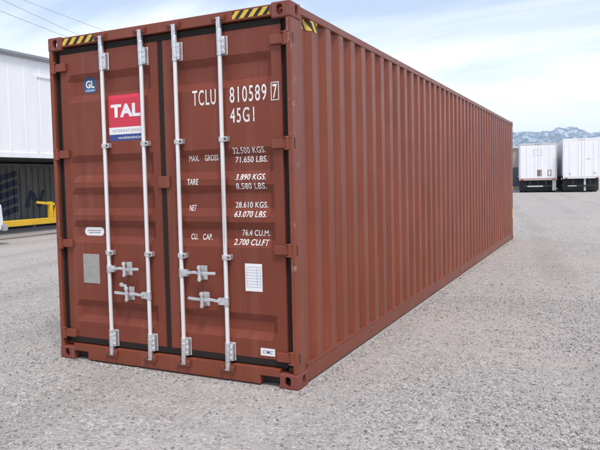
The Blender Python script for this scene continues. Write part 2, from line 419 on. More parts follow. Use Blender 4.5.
# corner castings with real apertures
def casting(cx, cy, cz):
    """cx,cy,cz in {0,1}: which corner"""
    sx_, sy_, sz_ = (1 if cx == 0 else -1), (1 if cy == 0 else -1), (1 if cz == 0 else -1)
    def P(x, y, z): return (cx * Wd + sx_ * x, cy * L + sy_ * y, cz * H + sz_ * z)
    b = MB(); p = P(0, 0, 0); q = P(.162, .178, .118)
    b.box(min(p[0], q[0]), max(p[0], q[0]), min(p[1], q[1]), max(p[1], q[1]), min(p[2], q[2]), max(p[2], q[2]))
    o = b.build('corner_casting', m_cast)
    def stad(ax, c, w, h, d):
        pts = []
        r_ = w / 2; s = (h - w) / 2
        for k in range(24):
            an = 2 * math.pi * k / 24
            pts.append((r_ * math.cos(an), r_ * math.sin(an) + (s if math.sin(an) > 1e-6 else -s)))
        k = MB()
        if ax == 'y': k.prism([(c[0] + u, c[2] + v) for u, v in pts], 'y', c[1] - d, c[1] + d)
        if ax == 'x': k.prism([(c[1] + u, c[2] + v) for u, v in pts], 'x', c[0] - d, c[0] + d)
        if ax == 'z': k.prism([(c[0] + v, c[1] + u) for u, v in pts], 'z', c[2] - d, c[2] + d)
        return k.build('cutter', None)
    p = P(.026, .026, .026); q = P(.140, .155, .096)
    cut = [MB().box(min(p[0], q[0]), max(p[0], q[0]), min(p[1], q[1]), max(p[1], q[1]), min(p[2], q[2]), max(p[2], q[2])).build('cutter', None),
           stad('y', P(.089, 0, .058), .052, .078, .04), stad('x', P(0, .102, .058), .050, .080, .04), stad('z', P(.086, .10, 0), .064, .11, .04)]
    bv = o.modifiers.new('bev', 'BEVEL'); bv.width = .012; bv.segments = 3
    for c_ in cut:
        md = o.modifiers.new('b', 'BOOLEAN'); md.operation = 'DIFFERENCE'; md.object = c_; md.solver = 'EXACT'
    dg = bpy.context.evaluated_depsgraph_get(); dg.update()
    me2 = bpy.data.meshes.new_from_object(o.evaluated_get(dg)); me2.name = 'corner_casting'
    o.modifiers.clear(); o.data = me2
    for c_ in cut: bpy.data.objects.remove(c_)
    o.parent = box
for cx in (0, 1):
    for cy in (0, 1):
        for cz in (0, 1): casting(cx, cy, cz)

# corner posts: L-shaped at the door end, plain at the far end
for s in (0, 1):
    f = (lambda x: x) if s == 0 else (lambda x: Wd - x)
    pts = [(.004, .004), (.046, .004), (.046, .075), (.118, .075), (.118, .130), (.046, .130), (.046, .150), (.004, .150)]
    MB().prism([(f(a), b) for a, b in pts], 'z', .116, H - .116).build('corner_post', m_post, box, .009, seg=3)
    x0, x1 = sorted((f(.006), f(.13)))
    MB().box(x0, x1, L - .12, L - .005, .116, H - .116).build('corner_post', m_frame, box, .006)

# door header and sill
MB().box(.160, Wd - .160, .006, .075, 2.802, 2.884).box(.160, Wd - .160, .03, .16, 2.884, 2.892).build('door_header', m_frame, box, .006)
sill = [(.160, .082), (.330, .082), (.330, .014), (2.106, .014), (2.106, .082), (Wd - .160, .082), (Wd - .160, .146), (.160, .146)]
MB().prism(sill, 'y', .008, .075).build('door_sill', m_frame, box, .005)
MB().box(.14, Wd - .14, .078, .16, .02, .145).build('sill_backing', m_under, box)

# far end wall and frame
def ribs(n, a, b, depth=.04):
    p = (b - a) / n; ys = []
    for k in range(n):
        s = a + k * p
        ys += [(s, 0), (s + p * .26, 0), (s + p * .5, -depth), (s + p * .76, -depth)]
    ys.append((b, 0)); return ys
prof = ribs(9, .13, Wd - .13)
MB().sheet(lambda u, z: (prof[u][0], L - .03 + prof[u][1], z), range(len(prof)), [.15, 2.80]).build('end_wall', m_side, box)
for z0, z1 in ((2.80, 2.886), (.02, .15)): MB().box(.160, Wd - .160, L - .08, L - .006, z0, z1).build('end_rail', m_frame, box, .005)

# long sides
PITCH = (L - .27 - .13) / 42
SD = .036
SXO = .010
def side_prof():
    ys = [(.148, 0.), (.205, 0.)]
    y = .205
    for k in range(42):
        ys += [(y + .050, -SD), (y + .050 + .080, -SD), (y + .050 + .080 + .050, 0.)]
        y += PITCH
        ys.append((y, 0.))
    ys.append((L - .122, 0.)); return ys
SP = side_prof()
def side_off(y):
    for (a, p), (b, q) in zip(SP[:-1], SP[1:]):
        if a <= y <= b: return p + (q - p) * (y - a) / (b - a)
    return 0
for s in (0, 1):
    fx = (lambda x: x) if s == 0 else (lambda x: Wd - x)
    MB().sheet(lambda i, z: (fx(SXO - SP[i][1]), SP[i][0], z), range(len(SP)), [.158, .9, 1.8, 2.828]).build('side_panel', m_side, box)
    x0, x1 = sorted((fx(.005), fx(.066)))
    MB().box(x0, x1, .176, L - .176, 2.826, 2.886).build('top_side_rail', m_frame, box, .006)
    # bottom rail: channel with a lip on which the panel sits
    pts = [(.004, .150), (.004, .160), (.058, .160), (.058, .024), (.012, .016), (.012, .024), (.011, .150)]
    MB().prism([(fx(a), b) for a, b in pts], 'y', .176, L - .176).build('bottom_side_rail', m_frame, box, .003)
# roof and floor structure
rp = ribs(44, .16, L - .1, .02)
MB().sheet(lambda x, i: (x, rp[i][0], 2.876 + rp[i][1]), [.06, Wd - .06], range(len(rp))).build('roof_panel', m_side, box)
fl = MB().box(.06, Wd - .06, .1, L - .06, .128, .150)
for k in range(40):
    y = .35 + k * .295
    fl.box(.06, Wd - .06, y, y + .045, .022, .128)
fl.build('underfloor', m_under, box)

# doors
DX = [(.102, 1.194), (1.244, 2.336)]
DZ = (.206, 2.742)
door_objs = []
for i, (a, b) in enumerate(DX):
    xs = sorted([a + .004, b - .004] + [v for v in XB if a < v < b]); zs = sorted([DZ[0] + .004, DZ[1] - .004] + ZB)
    dm = MB().sheet(lambda x, z: (x, door_y(x, z), z), xs, zs)
    # rim of the door leaf
    dm.box(a, b, DY + .002, DY + .05, DZ[0], DZ[0] + .02).box(a, b, DY + .002, DY + .05, DZ[1] - .02, DZ[1])
    dm.box(a, a + .02, DY + .002, DY + .05, DZ[0] + .02, DZ[1] - .02).box(b - .02, b, DY + .002, DY + .05, DZ[0] + .02, DZ[1] - .02)
    d = dm.build('door', m_door, box); door_objs.append(d)
    # frame edge lines of the leaf (stiles slightly proud of the pressed panel)
    gk = MB()
    gk.box(a - .008, a - .001, DY + .02, DY + .045, DZ[0] - .058, DZ[1] + .056) if i == 0 else gk.box(a - .026, a - .001, DY + .004, DY + .03, DZ[0], DZ[1])
    gk.box(b + .001, b + .026, DY + .004, DY + .03, DZ[0], DZ[1]) if i == 0 else gk.box(b + .001, b + .008, DY + .02, DY + .045, DZ[0] - .058, DZ[1] + .056)
    f_ = (lambda x: x) if i == 0 else (lambda x: Wd - x)
    gk.box(*sorted((f_(.047), f_(.100))), .058, .0745, DZ[0] - .058, DZ[1] + .05).box(*sorted((f_(.047), f_(.060))), .034, .0575, DZ[0] - .058, DZ[1] + .05)  # dark strips on the post stand in for the hinge gap's shade
    xa, xb = (a, b + .026) if i == 0 else (a - .026, b)
    gk.box(xa, xb, DY + .002, DY + .03, DZ[1] + .001, DZ[1] + .052)
    gk.box(xa, xb, DY + .002, DY + .03, DZ[0] - .052, DZ[0] - .001)
    gk.build('gasket_and_gap_shade', m_rubber_shade, d, .004)
    # hinges
    for hz in (2.628, 1.858, 1.058, .238):
        hb = MB()
        if i == 0: xo, xi = .010, a + .085; pin = .052
        else: xo, xi = Wd - .010, b - .085; pin = Wd - .052
        x0, x1 = sorted((xo + (.028 if i == 0 else -.028), xi))
        hb.box(x0, x1, DY - .026, DY - .001, hz - .036, hz + .036)
        x0, x1 = sorted((pin - .030, pin + .030))
        hb.tube((pin, .010, hz - .052), (pin, .010, hz + .052), .016, 14)
        hb.box(x0, x1, -.001, .012, hz - .050, hz - .038).box(x0, x1, -.001, .012, hz + .038, hz + .050)
        hb.build('hinge', m_frame, d, .005)
        # black sliver on the post for the shade inside the hinge cut-out
        xs_ = .003 if i == 0 else Wd - .003
        x0, x1 = sorted((xs_ - (.0006 if i == 0 else -.0006), xs_ + (.01 if i == 0 else -.01)))
        MB().box(x0, x1, .030, .046, hz - .040, hz + .040).build('hinge_slot_shade', m_black, d)
# anti-rack block bridging the two leaves
MB().box(1.168, 1.288, DY - .020, DY - .003, 1.540, 1.640).build('overlap_plate', m_frame, box, .006)

# locking rods
RODX = [.620, 1.046, 1.392, 1.818]
RY = .006
for i, x in enumerate(RODX):
    rod = MB().tube((x, RY, .105), (x, RY, 2.835), .0168, 20).build('locking_rod', m_rod, box, smooth=True)
    for z, sg in ((2.835, 1), (.100, -1)):
        k = MB()
        k.tube((x, RY, z - .075 * sg), (x, RY, z - .175 * sg), .024, 16)
        k.box(x - .019, x + .019, RY - .018, RY + .016, min(z - .08 * sg, z + .012 * sg), max(z - .08 * sg, z + .012 * sg))
        k.box(x - .034, x + .012, RY - .012, RY + .010, min(z, z + .016 * sg), max(z, z + .016 * sg))
        k.build('cam_end', m_galv, rod, .006)
        kp = MB()
        kp.box(x - .056, x - .030, -.020, .006, z - .012, z + .026 * 1).box(x + .030, x + .062, -.020, .006, z - .016, z + .024)
        kp.box(x - .056, x + .062, -.001, .0045, z - .030, z + .034)
        kp.build('cam_keeper', m_frame if sg > 0 else m_cast, rod, .005)
        for bx in (-.046, .048): MB().tube((x + bx, -.026, z + .006), (x + bx, -.018, z + .006), .010, 6).build('keeper_bolt', m_bolt, rod)
        zg = 2.632 if sg > 0 else .238
        gd = MB()
        gd.box(x - .026, x + .060, .026, DY - .001, zg - .074, zg + .074)
        gd.box(x + .024, x + .055, -.008, .028, zg - .068, zg + .068)
        gd.tube((x, RY, zg - .078), (x, RY, zg + .078), .0225, 18)
        gd.build('rod_guide', m_galv, rod, .006)
        for bz in (-.042, 0, .042): MB().tube((x + .040, -.016, zg + bz), (x + .040, -.006, zg + bz), .008, 6).build('guide_bolt', m_rod, rod)
    for zg in (1.913, .990):
        gd = MB().box(x - .023, x + .056, RY - .017, DY - .001, zg - .020, zg + .020)
        gd.tube((x, RY, zg - .022), (x, RY, zg + .022), .021, 16)
        gd.build('rod_bracket', m_galv, rod, .005)
        MB().tube((x + .040, RY - .024, zg), (x + .040, RY - .015, zg), .010, 6).build('bracket_bolt', m_bolt, rod)
# handles: upper one hangs from the outer rod, lower one from the inner rod
HAND = [(RODX[0], 1, .852, .345), (RODX[1], -1, .640, .345), (RODX[2], 1, .852, .345), (RODX[3], -1, .640, .345)]
for x, sg, z, ln in HAND:
    h = MB()
    x0, x1 = sorted((x + .010 * sg, x + .070 * sg))
    h.box(x0, x1, RY - .020, RY + .016, z - .030, z + .026)
    h.tube((x, RY, z - .040), (x, RY, z + .036), .0225, 16)
    P = [(x + .05 * sg, -.016, z), (x + .15 * sg, -.022, z + .010), (x + .20 * sg, -.026, z + .004), (x + ln * sg, -.024, z + .010)]
    for a_, b_ in zip(P[:-1], P[1:]):
        d_ = Vector(b_) - Vector(a_); cen = (Vector(a_) + Vector(b_)) / 2
        an = math.atan2(d_.z, d_.x)
        h.box(cen.x - d_.length / 2 - .004, cen.x + d_.length / 2 + .004, cen.y - .006, cen.y + .006, cen.z - .0125, cen.z + .0125, Matrix.Rotation(-an, 4, 'Y'), cen)
    hd = h.build('door_handle', m_galv, box, .005)
    xc = x + .205 * sg
    c_ = MB()
    c_.box(xc - .030, xc + .030, DY - .008, DY - .001, z - .055, z + .060)
    c_.box(xc - .012, xc + .012, -.040, DY - .007, z - .050, z - .014)
    c_.box(xc - .013, xc + .013, -.044, -.033, z - .046, z + .052)
    c_.tube((xc, -.048, z + .052), (xc, -.030, z + .052), .019, 14).tube((xc, -.046, z - .044), (xc, -.032, z - .044), .017, 14)
    if x == RODX[1]: c_.tube((xc - .052, -.046, z + .085), (xc - .052, -.030, z + .085), .018, 14); c_.box(xc - .052, xc + .004, -.043, -.034, z + .066, z + .090)
    c_.build('handle_catch', m_galv, hd, .005)

# ------------------------------------------------------------------ lettering and stickers
def glyphs(txt, size, sx=1., shear=0., bold=0., spacing=1.):
    cu = bpy.data.curves.new('t', 'FONT'); cu.body = txt; cu.size = size; cu.shear = shear; cu.offset = bold; cu.space_character = spacing
    cu.resolution_u = 4
    o = bpy.data.objects.new('t', cu); COL.objects.link(o)
    dg = bpy.context.evaluated_depsgraph_get(); dg.update()
    me_ = bpy.data.meshes.new_from_object(o.evaluated_get(dg))
    bpy.data.objects.remove(o); bpy.data.curves.remove(cu)
    b = bmesh.new(); b.from_mesh(me_); bpy.data.meshes.remove(me_)
    for v in b.verts: v.co.x *= sx
    return b
def fit(b, x0, x1, z0, z1):
    """scale glyph outlines into a rectangle of the plane"""
    xs = [v.co.x for v in b.verts]; ys = [v.co.y for v in b.verts]
    a, c_, d, e = min(xs), max(xs), min(ys), max(ys)
    for v in b.verts:
        v.co = Vector((x0 + (v.co.x - a) / (c_ - a) * (x1 - x0), 0, z0 + (v.co.y - d) / (e - d) * (z1 - z0)))
    return b
def cutgrid(b, xb, zb):
    for vals, n_, i in ((xb, Vector((1, 0, 0)), 0), (zb, Vector((0, 0, 1)), 2)):
        lo = min(v.co[i] for v in b.verts); hi = max(v.co[i] for v in b.verts)
        for v_ in vals:
            if lo < v_ < hi:
                p = Vector((0, 0, 0)); p[i] = v_
                bmesh.ops.bisect_plane(b, geom=b.verts[:] + b.edges[:] + b.faces[:], plane_co=p, plane_no=n_, dist=1e-6)
def on_door(b, name, mat, parent, eps=.0012):
    cutgrid(b, XB, ZB)
    for v in b.verts: v.co.y = door_y(v.co.x, v.co.z) - eps
    me_ = bpy.data.meshes.new(name); b.to_mesh(me_); b.free(); me_.materials.append(mat)
    o = bpy.data.objects.new(name, me_); COL.objects.link(o); o.parent = parent
    return o
def rect(x0, x1, z0, z1, b=None):
    b = b or bmesh.new()
    b.faces.new([b.verts.new(p) for p in ((x0, 0, z0), (x1, 0, z0), (x1, 0, z1), (x0, 0, z1))]); return b
def merge(*bs):
    o = bmesh.new()
    for b in bs:
        me_ = bpy.data.meshes.new('x'); b.to_mesh(me_); b.free(); o.from_mesh(me_); bpy.data.meshes.remove(me_)
    return o
def rrect(x0, x1, z0, z1, r_, n=6):
    b = bmesh.new(); vs = []
    for cx, cz, a0 in ((x1 - r_, z1 - r_, 0), (x0 + r_, z1 - r_, 90), (x0 + r_, z0 + r_, 180), (x1 - r_, z0 + r_, 270)):
        for k in range(n + 1):
            an = rad(a0 + 90 * k / n); vs.append(b.verts.new((cx + r_ * math.cos(an), 0, cz + r_ * math.sin(an))))
    b.faces.new(vs[::-1]); return b
dl, dr = door_objs
def stencil(txt, x0, x1, z0, z1, shear=0., bold=0.004, door=None, name='stencilled_marking', sp=1.05):
    return on_door(fit(glyphs(txt, 1, 1, shear, bold, sp), x0, x1, z0, z1), name, m_white, door or dr)
stencil('TCLU', 1.530, 1.752, 2.190, 2.312, sp=1.18, bold=.007)
stencil('810589', 1.880, 2.206, 2.190, 2.312, sp=1.18, bold=.007)
stencil('7', 2.258, 2.296, 2.198, 2.304, bold=.012)
x0, x1, z0, z1, w_ = 2.244, 2.312, 2.184, 2.320, .006
on_door(merge(rect(x0, x1, z1 - w_, z1), rect(x0, x1, z0, z0 + w_), rect(x0, x0 + w_, z0 + w_, z1 - w_), rect(x1 - w_, x1, z0 + w_, z1 - w_)), 'check_digit_box', m_white, dr)
stencil('45G1', 1.880, 2.096, 2.036, 2.150, sp=1.18, bold=.007)
rows = [('MAX.', 1.458, 1.556, 1.752), ('GROSS', 1.612, 1.742, 1.752), ('32.500 KGS.', 1.886, 2.178, 1.798), ('71.650 LBS.', 1.900, 2.184, 1.728),
        ('TARE', 1.456, 1.562, 1.563), ('3.890 KGS.', 1.912, 2.182, 1.592), ('8.580 LBS.', 1.912, 2.182, 1.522),
        ('NET', 1.448, 1.520, 1.352), ('28.610 KGS.', 1.888, 2.180, 1.376), ('63.070 LBS.', 1.892, 2.180, 1.304),
        ('CU.', 1.456, 1.524, 1.118), ('CAP.', 1.572, 1.664, 1.118), ('76.4 CU.M.', 1.946, 2.190, 1.158), ('2.700 CU.FT', 1.874, 2.188, 1.085)]
for t, a, b, z in rows:
    stencil(t, a, b, z, z + .047, shear=.10, bold=.012, name='weight_marking')

# red, white and blue owner sticker on the left door
o = on_door(rect(.652, 1.030, 2.066, 2.342), 'owner_sticker', m_stred, dl)
on_door(rect(.652, 1.030, 2.006, 2.066), 'sticker_white_band', m_stwhite, dl)
on_door(rect(.652, 1.030, 1.952, 2.006), 'sticker_blue_band', m_stblue, dl)
tw = glyphs('TAL', 1, 1, 0, .045, 1.0)
on_door(fit(tw, .678, .998, 2.150, 2.262), 'sticker_lettering', m_stwhite, dl, .0024)
on_door(fit(glyphs('INTERNATIONAL', 1, 1, 0, 0, 1.5), .690, 1.000, 2.024, 2.048), 'sticker_small_lettering', m_ink, dl, .0024)
on_door(fit(glyphs('www.talinternational.com', 1, 1, 0, 0.01, 1.1), .750, 1.010, 1.966, 1.990), 'sticker_small_lettering', m_stwhite, dl, .0024)
# round class emblem
on_door(rrect(.352, .496, 2.388, 2.518, .045), 'class_emblem', m_glblue, dl)
on_door(fit(glyphs('GL', 1, 1, 0, .03, 1.0), .374, .474, 2.428, 2.496), 'emblem_lettering', m_stwhite, dl, .0024)
on_door(rrect(.366, .482, 2.398, 2.418, .009), 'emblem_underline', m_gllight, dl, .0024)
# white oval notice
on_door(rrect(.296, .520, 1.128, 1.2025, .034), 'oval_notice', m_stwhite, dl)
def dashes(x0, x1, z, h, seed, mat, door, nm='printed_line'):
    rr = random.Random(seed); b = bmesh.new(); x = x0
    while x < x1:
        w = rr.uniform(.008, .026); rect(x, min(x + w, x1), z, z + h, b); x += w + .005
    return on_door(b, nm, mat, door, .0024)
dashes(.330, .490, 1.170, .009, 1, m_ink, dl); dashes(.345, .475, 1.151, .009, 2, m_ink, dl)
# grey data plate
MB().box(.292, .482, DY - .004, DY - .0005, .704, .966).build('data_plate', m_grey, dl, .0015)
# white label on the right door
on_door(rect(1.978, 2.130, .728, .944), 'white_paper_label', m_stwhite, dr)
b = bmesh.new()
for z in (.915, .893, .871, .849, .827, .805, .783, .761): rect(1.99, 2.118, z, z + .004, b)
for x in (1.99, 2.082, 2.114): rect(x, x + .004, .766, .9145, b)
on_door(b, 'label_printing', m_plate_ink, dr, .0024)
# maker's badge
on_door(rect(2.100, 2.226, .232, .290), 'maker_badge', m_stwhite, dr)
on_door(fit(glyphs('CIMC', 1, 1, .2, .008, 1.12), 2.118, 2.208, .247, .275), 'badge_lettering', m_cimc, dr, .0024)

# black and yellow hazard stripes on header, upper sides and far post
def hazard(P, u0, u1, v0, v1, n, lean, parent_name='hazard_stripe'):
    """P(u,v)->point on surface; returns (black, yellow) face lists"""
    b_ = bmesh.new(); rect(u0, u1, v0, v1, b_)
    y_ = bmesh.new(); p = (u1 - u0) / n; h = (v1 - v0) * lean
    for k in range(n + 1):
        a0 = u0 + k * p - h * .5 + p * .05; a1 = a0 + p * .52
        q = y_.verts.new
        y_.faces.new([q((a0, 0, v0)), q((a1, 0, v0)), q((a1 + h, 0, v1)), q((a0 + h, 0, v1))])
    for pl, s in ((u0, -1), (u1, 1)):
        bmesh.ops.bisect_plane(y_, geom=y_.verts[:] + y_.edges[:] + y_.faces[:], plane_co=(pl, 0, 0), plane_no=(s, 0, 0), clear_outer=True, dist=1e-6)
    return b_, y_
def place(bm, P, name, mat, parent):
    for v in bm.verts: v.co = Vector(P(v.co.x, v.co.z))
    me_ = bpy.data.meshes.new(name); bm.to_mesh(me_); bm.free(); me_.materials.append(mat)
    o = bpy.data.objects.new(name, me_); COL.objects.link(o); o.parent = parent; return o
for (a, b) in ((.178, .545), (1.940, 2.262)):
    k, y_ = hazard(None, a, b, 2.814, 2.872, 4, .9)
    hk = place(k, lambda u, v: (u, .0050, v), 'hazard_stripe', m_black, box)
    place(y_, lambda u, v: (u, .0038, v), 'yellow_band', m_yellow, hk)
YB = [p[0] for p in SP]
for s in (0, 1):
    k, y_ = hazard(None, .215, .49, 2.745, 2.822, 3, -.9)
    for b_ in (k, y_): cutgrid(b_, YB, [])
    sgn = -1 if s == 0 else 1
    base = (0 if s == 0 else Wd)
    hk = place(k, lambda u, v: (base + sgn * (-SXO + side_off(u) + .0015), u, v), 'hazard_stripe', m_black, box)
    place(y_, lambda u, v: (base + sgn * (-SXO + side_off(u) + .0028), u, v), 'yellow_band', m_yellow, hk)
    for z0, z1 in ((.53, .76), (1.24, 1.30)):
        x0, x1 = sorted((base - sgn * .0055, base - sgn * .0045))
        MB().box(x0, x1, L - .115, L - .012, z0, z1).build('yellow_reflector', m_yellow, box)

# ------------------------------------------------------------------ generic wheel
def wheel(parent, x, y, r_, w, axis='x', rimr=.55):
    def pt(t): return (x + t, y, r_) if axis == 'x' else (x, y + t, r_)
    b = MB(); prof_ = [(-w / 2, r_ * .6), (-w / 2, r_ * .9), (-w / 2 + .03, r_), (w / 2 - .03, r_), (w / 2, r_ * .9), (w / 2, r_ * .6)]
    n = 28; rings = []
    for t, rr in prof_:
        ring = []
        for k in range(n):
            an = 2 * math.pi * k / n; c_, s_ = math.cos(an) * rr, math.sin(an) * rr
            ring.append(b.bm.verts.new((x + t, y + c_, r_ + s_) if axis == 'x' else (x + c_, y + t, r_ + s_)))
        rings.append(ring)
    for q, p in zip(rings[:-1], rings[1:]):
        for k in range(n): b.bm.faces.new((q[k], q[(k + 1) % n], p[(k + 1) % n], p[k]))
    wh = b.build('wheel', m_tyre, parent, smooth=True)
    MB().tube(pt(-w * .42), pt(w * .42), r_ * .62, 24).tube(pt(-w * .5), pt(w * .5), r_ * .2, 12).build('rim', m_rim, wh)
    return wh

# ------------------------------------------------------------------ two white semi-trailers in the distance
def trailer(loc, rz, W2, z0, z1, ln, label, second):
    t = empty('semi_trailer', loc, label, 'trailer', rz, 'white trailers parked across the yard')
    h = W2 / 2
    MB().box(-h, h, .03, ln, z0, z1 - .02).build('cargo_body', m_twhite, t, .03)
    for s in (-1, 1):
        sd = MB()
        xs = sorted((s * (h + .001), s * (h + .012)))
        for k in range(24):
            y = .25 + k * (ln - .5) / 24
            sd.box(xs[0], xs[1], y, y + .06, z0 + .12, z1 - .14)
        sd.box(xs[0], xs[0] + .006 if s > 0 else xs[1], .06, ln - .02, z0 + .06, z0 + .118) if s > 0 else sd.box(xs[1] - .006, xs[1], .06, ln - .02, z0 + .06, z0 + .118)
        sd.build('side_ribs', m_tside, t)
        MB().box(*sorted((s * (h - .10), s * (h - .06))), 3.7, 10.2, .16, z0 - .02).build('undershade_panel', m_dark, t)  # added dark panel, standing in for the shade beneath the body
    rb = MB().box(-h - .004, h + .004, .03, ln, z1 - .022, z1 + .012)
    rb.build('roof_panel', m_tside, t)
    fr = MB()
    fr.box(-h - .01, -h + .09, -.02, .03, z0, z1).box(h - .09, h + .01, -.02, .03, z0, z1)
    fr.box(-h + .09, h - .09, -.02, .03, z1 - .14, z1).box(-h - .01, h + .01, -.03, .03, z0 - .16, z0)
    fr.build('rear_frame', m_twhite if second else m_ltgrey, t, .012)
    for s in (-1, 1):
        d = MB().box(*sorted((s * .012, s * (h - .095))), -.012, .028, z0 + .01, z1 - .145).build('cargo_door', m_twhite, t, .008)
        for xx in (.22, .85):
            MB().tube((s * xx, -.03, z0 + .05), (s * xx, -.03, z1 - .2), .014, 8).build('lock_rod', m_twhite, d)
        for k in range(4): MB().box(*sorted((s * (h - .18), s * (h - .06))), -.03, -.013, z0 + .25 + k * .7, z0 + .33 + k * .7).build('hinge', m_twhite, d)
    MB().box(-h + .02, h - .02, -.034, -.031, z0 - .080, z0 - .03).build('reflective_tape', m_redtape if not second else m_ltgrey, t)
    for s in (-1, 1):
        MB().box(*sorted((s * (h - .32), s * (h - .10))), -.036, -.0315, z0 - .150, z0 - .088).build('tail_lamp', m_tailred, t)
    for xx in (-.18, 0, .18): MB().box(xx - .05, xx + .05, -.03, -.0205, z1 - .09, z1 - .05).build('marker_lamp', m_tailred if not second else m_brown, t)
    # chassis, axles, wheels, underride guard, mud flaps widened as undershade, landing gear
    MB().box(-.55, -.40, .3, ln - .6, z0 - .42, z0 - .005).box(.40, .55, .3, ln - .6, z0 - .42, z0 - .005).box(-h + .1, h - .1, .2, ln, z0 - .1, z0 - .005).build('chassis', m_dark, t)
    for y in (1.55, 2.85):
        MB().tube((-h + .1, y, .5), (h - .1, y, .5), .09, 10).build('axle', m_dark, t)
        for s in (-1, 1):
            wheel(t, s * (h - .18), y, .5, .26); wheel(t, s * (h - .50), y, .5, .26)
    ug = MB().box(-1.05, 1.05, .02, .10, .44, .56)
    for s in (-1, 1): ug.box(s * .62 - .05, s * .62 + .05, .04, .10, .56, z0 - .16)
    ug.build('underride_guard', m_dark, t, .01)
    MB().box(-.80, .38, .012, .019, .45, .55).build('guard_tape', m_ltgrey, t) if not second else MB().box(-.95, -.35, .012, .019, .46, .53).build('guard_tape', m_ltgrey, t)
    for s in (-1, 1):
        MB().box(*sorted((s * .002, s * (h - .02))), .72, .735, .12, z0 - .1).build('mud_flap_shade', m_dark, t)  # flaps widened until they meet, as a dark sheet for the shade underneath
    if second: MB().box(.18, .32, .10, .18, .12, z0 - .16).build('support_leg', m_ltgrey, t)
    else: MB().box(h - .34, h - .06, .10, .16, .14, z0 - .16).build('support_leg', m_ltgrey, t)
    for s in (-1, 1): MB().box(s * .9 - .07, s * .9 + .07, ln - 2.9, ln - 2.76, .06, z0 - .1).box(s * .9 - .16, s * .9 + .16, ln - 3.0, ln - 2.66, 0, .06).build('landing_leg', m_dark, t)
    # placards
    if not second:
        MB().box(-.06, .30, -.019, -.0125, z0 + .16, z0 + .68).build('placard', m_brown, t)
        b = MB(); x0, x1, q0, q1 = .72, 1.0, z0 + .16, z0 + .66
        b.box(x0, x1, -.018, -.0125, q0, q0 + .07).box(x0, x1, -.018, -.0125, q1 - .05, q1).box(x0, x0 + .06, -.018, -.0125, q0 + .07, q1 - .05).box(x1 - .06, x1, -.018, -.0125, q0 + .07, q1 - .05)
        b.build('placard_frame', m_brown, t)
        b = MB(); x0, x1, q0, q1 = -.34, .30, z1 - .98, z1 - .5
        b.box(x0, x1, -.018, -.0125, q0, q0 + .03).box(x0, x1, -.018, -.0125, q1 - .03, q1).box(x0, x0 + .03, -.018, -.0125, q0 + .03, q1 - .03).box(x1 - .03, x1, -.018, -.0125, q0 + .03, q1 - .03)
        b.build('notice_frame', m_ltgrey, t)
    else:
        for x0, x1, q0, q1 in ((.34, .62, 1.30, 1.38), (.80, 1.02, .16, .34), (-.9, -.75, .12, .3)): MB().box(x0, x1, -.019, -.0125, z0 + q0, z0 + q1).build('notice', m_ltgrey, t)
    return t
def at(u, d):
    p = CAM + d * (FWD + (u - 300) / FPX * RIGHT); return Vector((p.x, p.y, ground_z(p.x, p.y)))
HEAD = rad(7)
T1 = at(538, 50.5); T2 = at(581.4, 48.6)
trailer(T1, HEAD, 2.84, 1.14, 3.93, 13.6, 'white semi-trailer with a brown square placard and red strip on its rear', False)
trailer(T2, HEAD, 2.62, 1.22, 4.14, 13.6, 'plain white semi-trailer standing just right of the one with the brown placard', True)

# tan shed behind the container's far corner
P_ = at(509, 63)
sh = empty('shed', P_, 'greyish tan shed with dark slate door beyond the red container', 'shed', HEAD)
MB().box(-3.2, 1.15, 0, 6, 0, 4.1).build('wall', m_tan, sh)
MB().prism([(-3.4, 4.1), (1.35, 4.1), (1.35, 4.2), (-1.0, 4.55), (-3.4, 4.2)], 'y', -.2, 6.2).build('roof', m_ltgrey, sh)
d = MB().box(.05, 1.00, -.06, -.001, .35, 2.2).build('door', m_slate, sh); MB().box(.82, .87, -.10, -.061, 1.2, 1.32).build('handle', m_ltgrey, d)
MB().box(-2.6, -1.0, -.05, -.001, .9, 2.3).build('window', m_glass, sh)

# ------------------------------------------------------------------ white building with a dark bay at the left
bd = empty('metal_building', (-12.2, 8, 0), 'white metal-clad building with its upper storey jutting over a dark storage bay', 'building')
def R(b, *a): return b.box(*a)
X0 = 0.; ZB0, ZB1 = 2.60, 5.66
up = MB().box(-9.0, -.02, -20, 17, ZB0, ZB1)
up.build('upper_wall', m_clad, bd)
rb = MB()
for k in range(61):
    y = -20 + k * .6
    rb.box(-.0205, -.006, y, y + .05, ZB0 + .1, ZB1 - .02)
rb.build('panel_ribs', m_clad, bd)
MB().box(-9.2, .10, -20.1, 17.1, ZB1 + .001, ZB1 + .05).prism([(-.0, ZB1 + .05), (.12, ZB1 + .05), (.12, ZB1 + .13), (-.05, ZB1 + .13)], 'y', -20.1, 17.1).build('roof', m_gutter, bd)
MB().box(-.02, .02, -20, 17, ZB0 - .115, ZB0 + .04).build('lower_trim', m_clad, bd)
dr_ = MB(); y0, y1, z0, z1 = 2.62, 5.6, 2.7, 5.18
dr_.box(-.005, .018, y0, y0 + .06, z0, z1).box(-.005, .018, y1 - .06, y1, z0, z1).box(-.005, .018, y0 + .06, y1 - .06, z1 - .06, z1)
dr_.build('hatch_frame', m_clad, bd)
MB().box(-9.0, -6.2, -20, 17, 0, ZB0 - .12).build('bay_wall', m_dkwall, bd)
for y in (-12, -6.5, -1.2, 9.2, 16.5):
    MB().box(-.45, -.2, y, y + .25, 0, ZB0 - .12).build('bay_post', m_gutter, bd)
MB().box(-9.0, -.15, -20, 17, ZB0 - .118, ZB0 - .005).build('bay_ceiling', m_dkwall, bd)

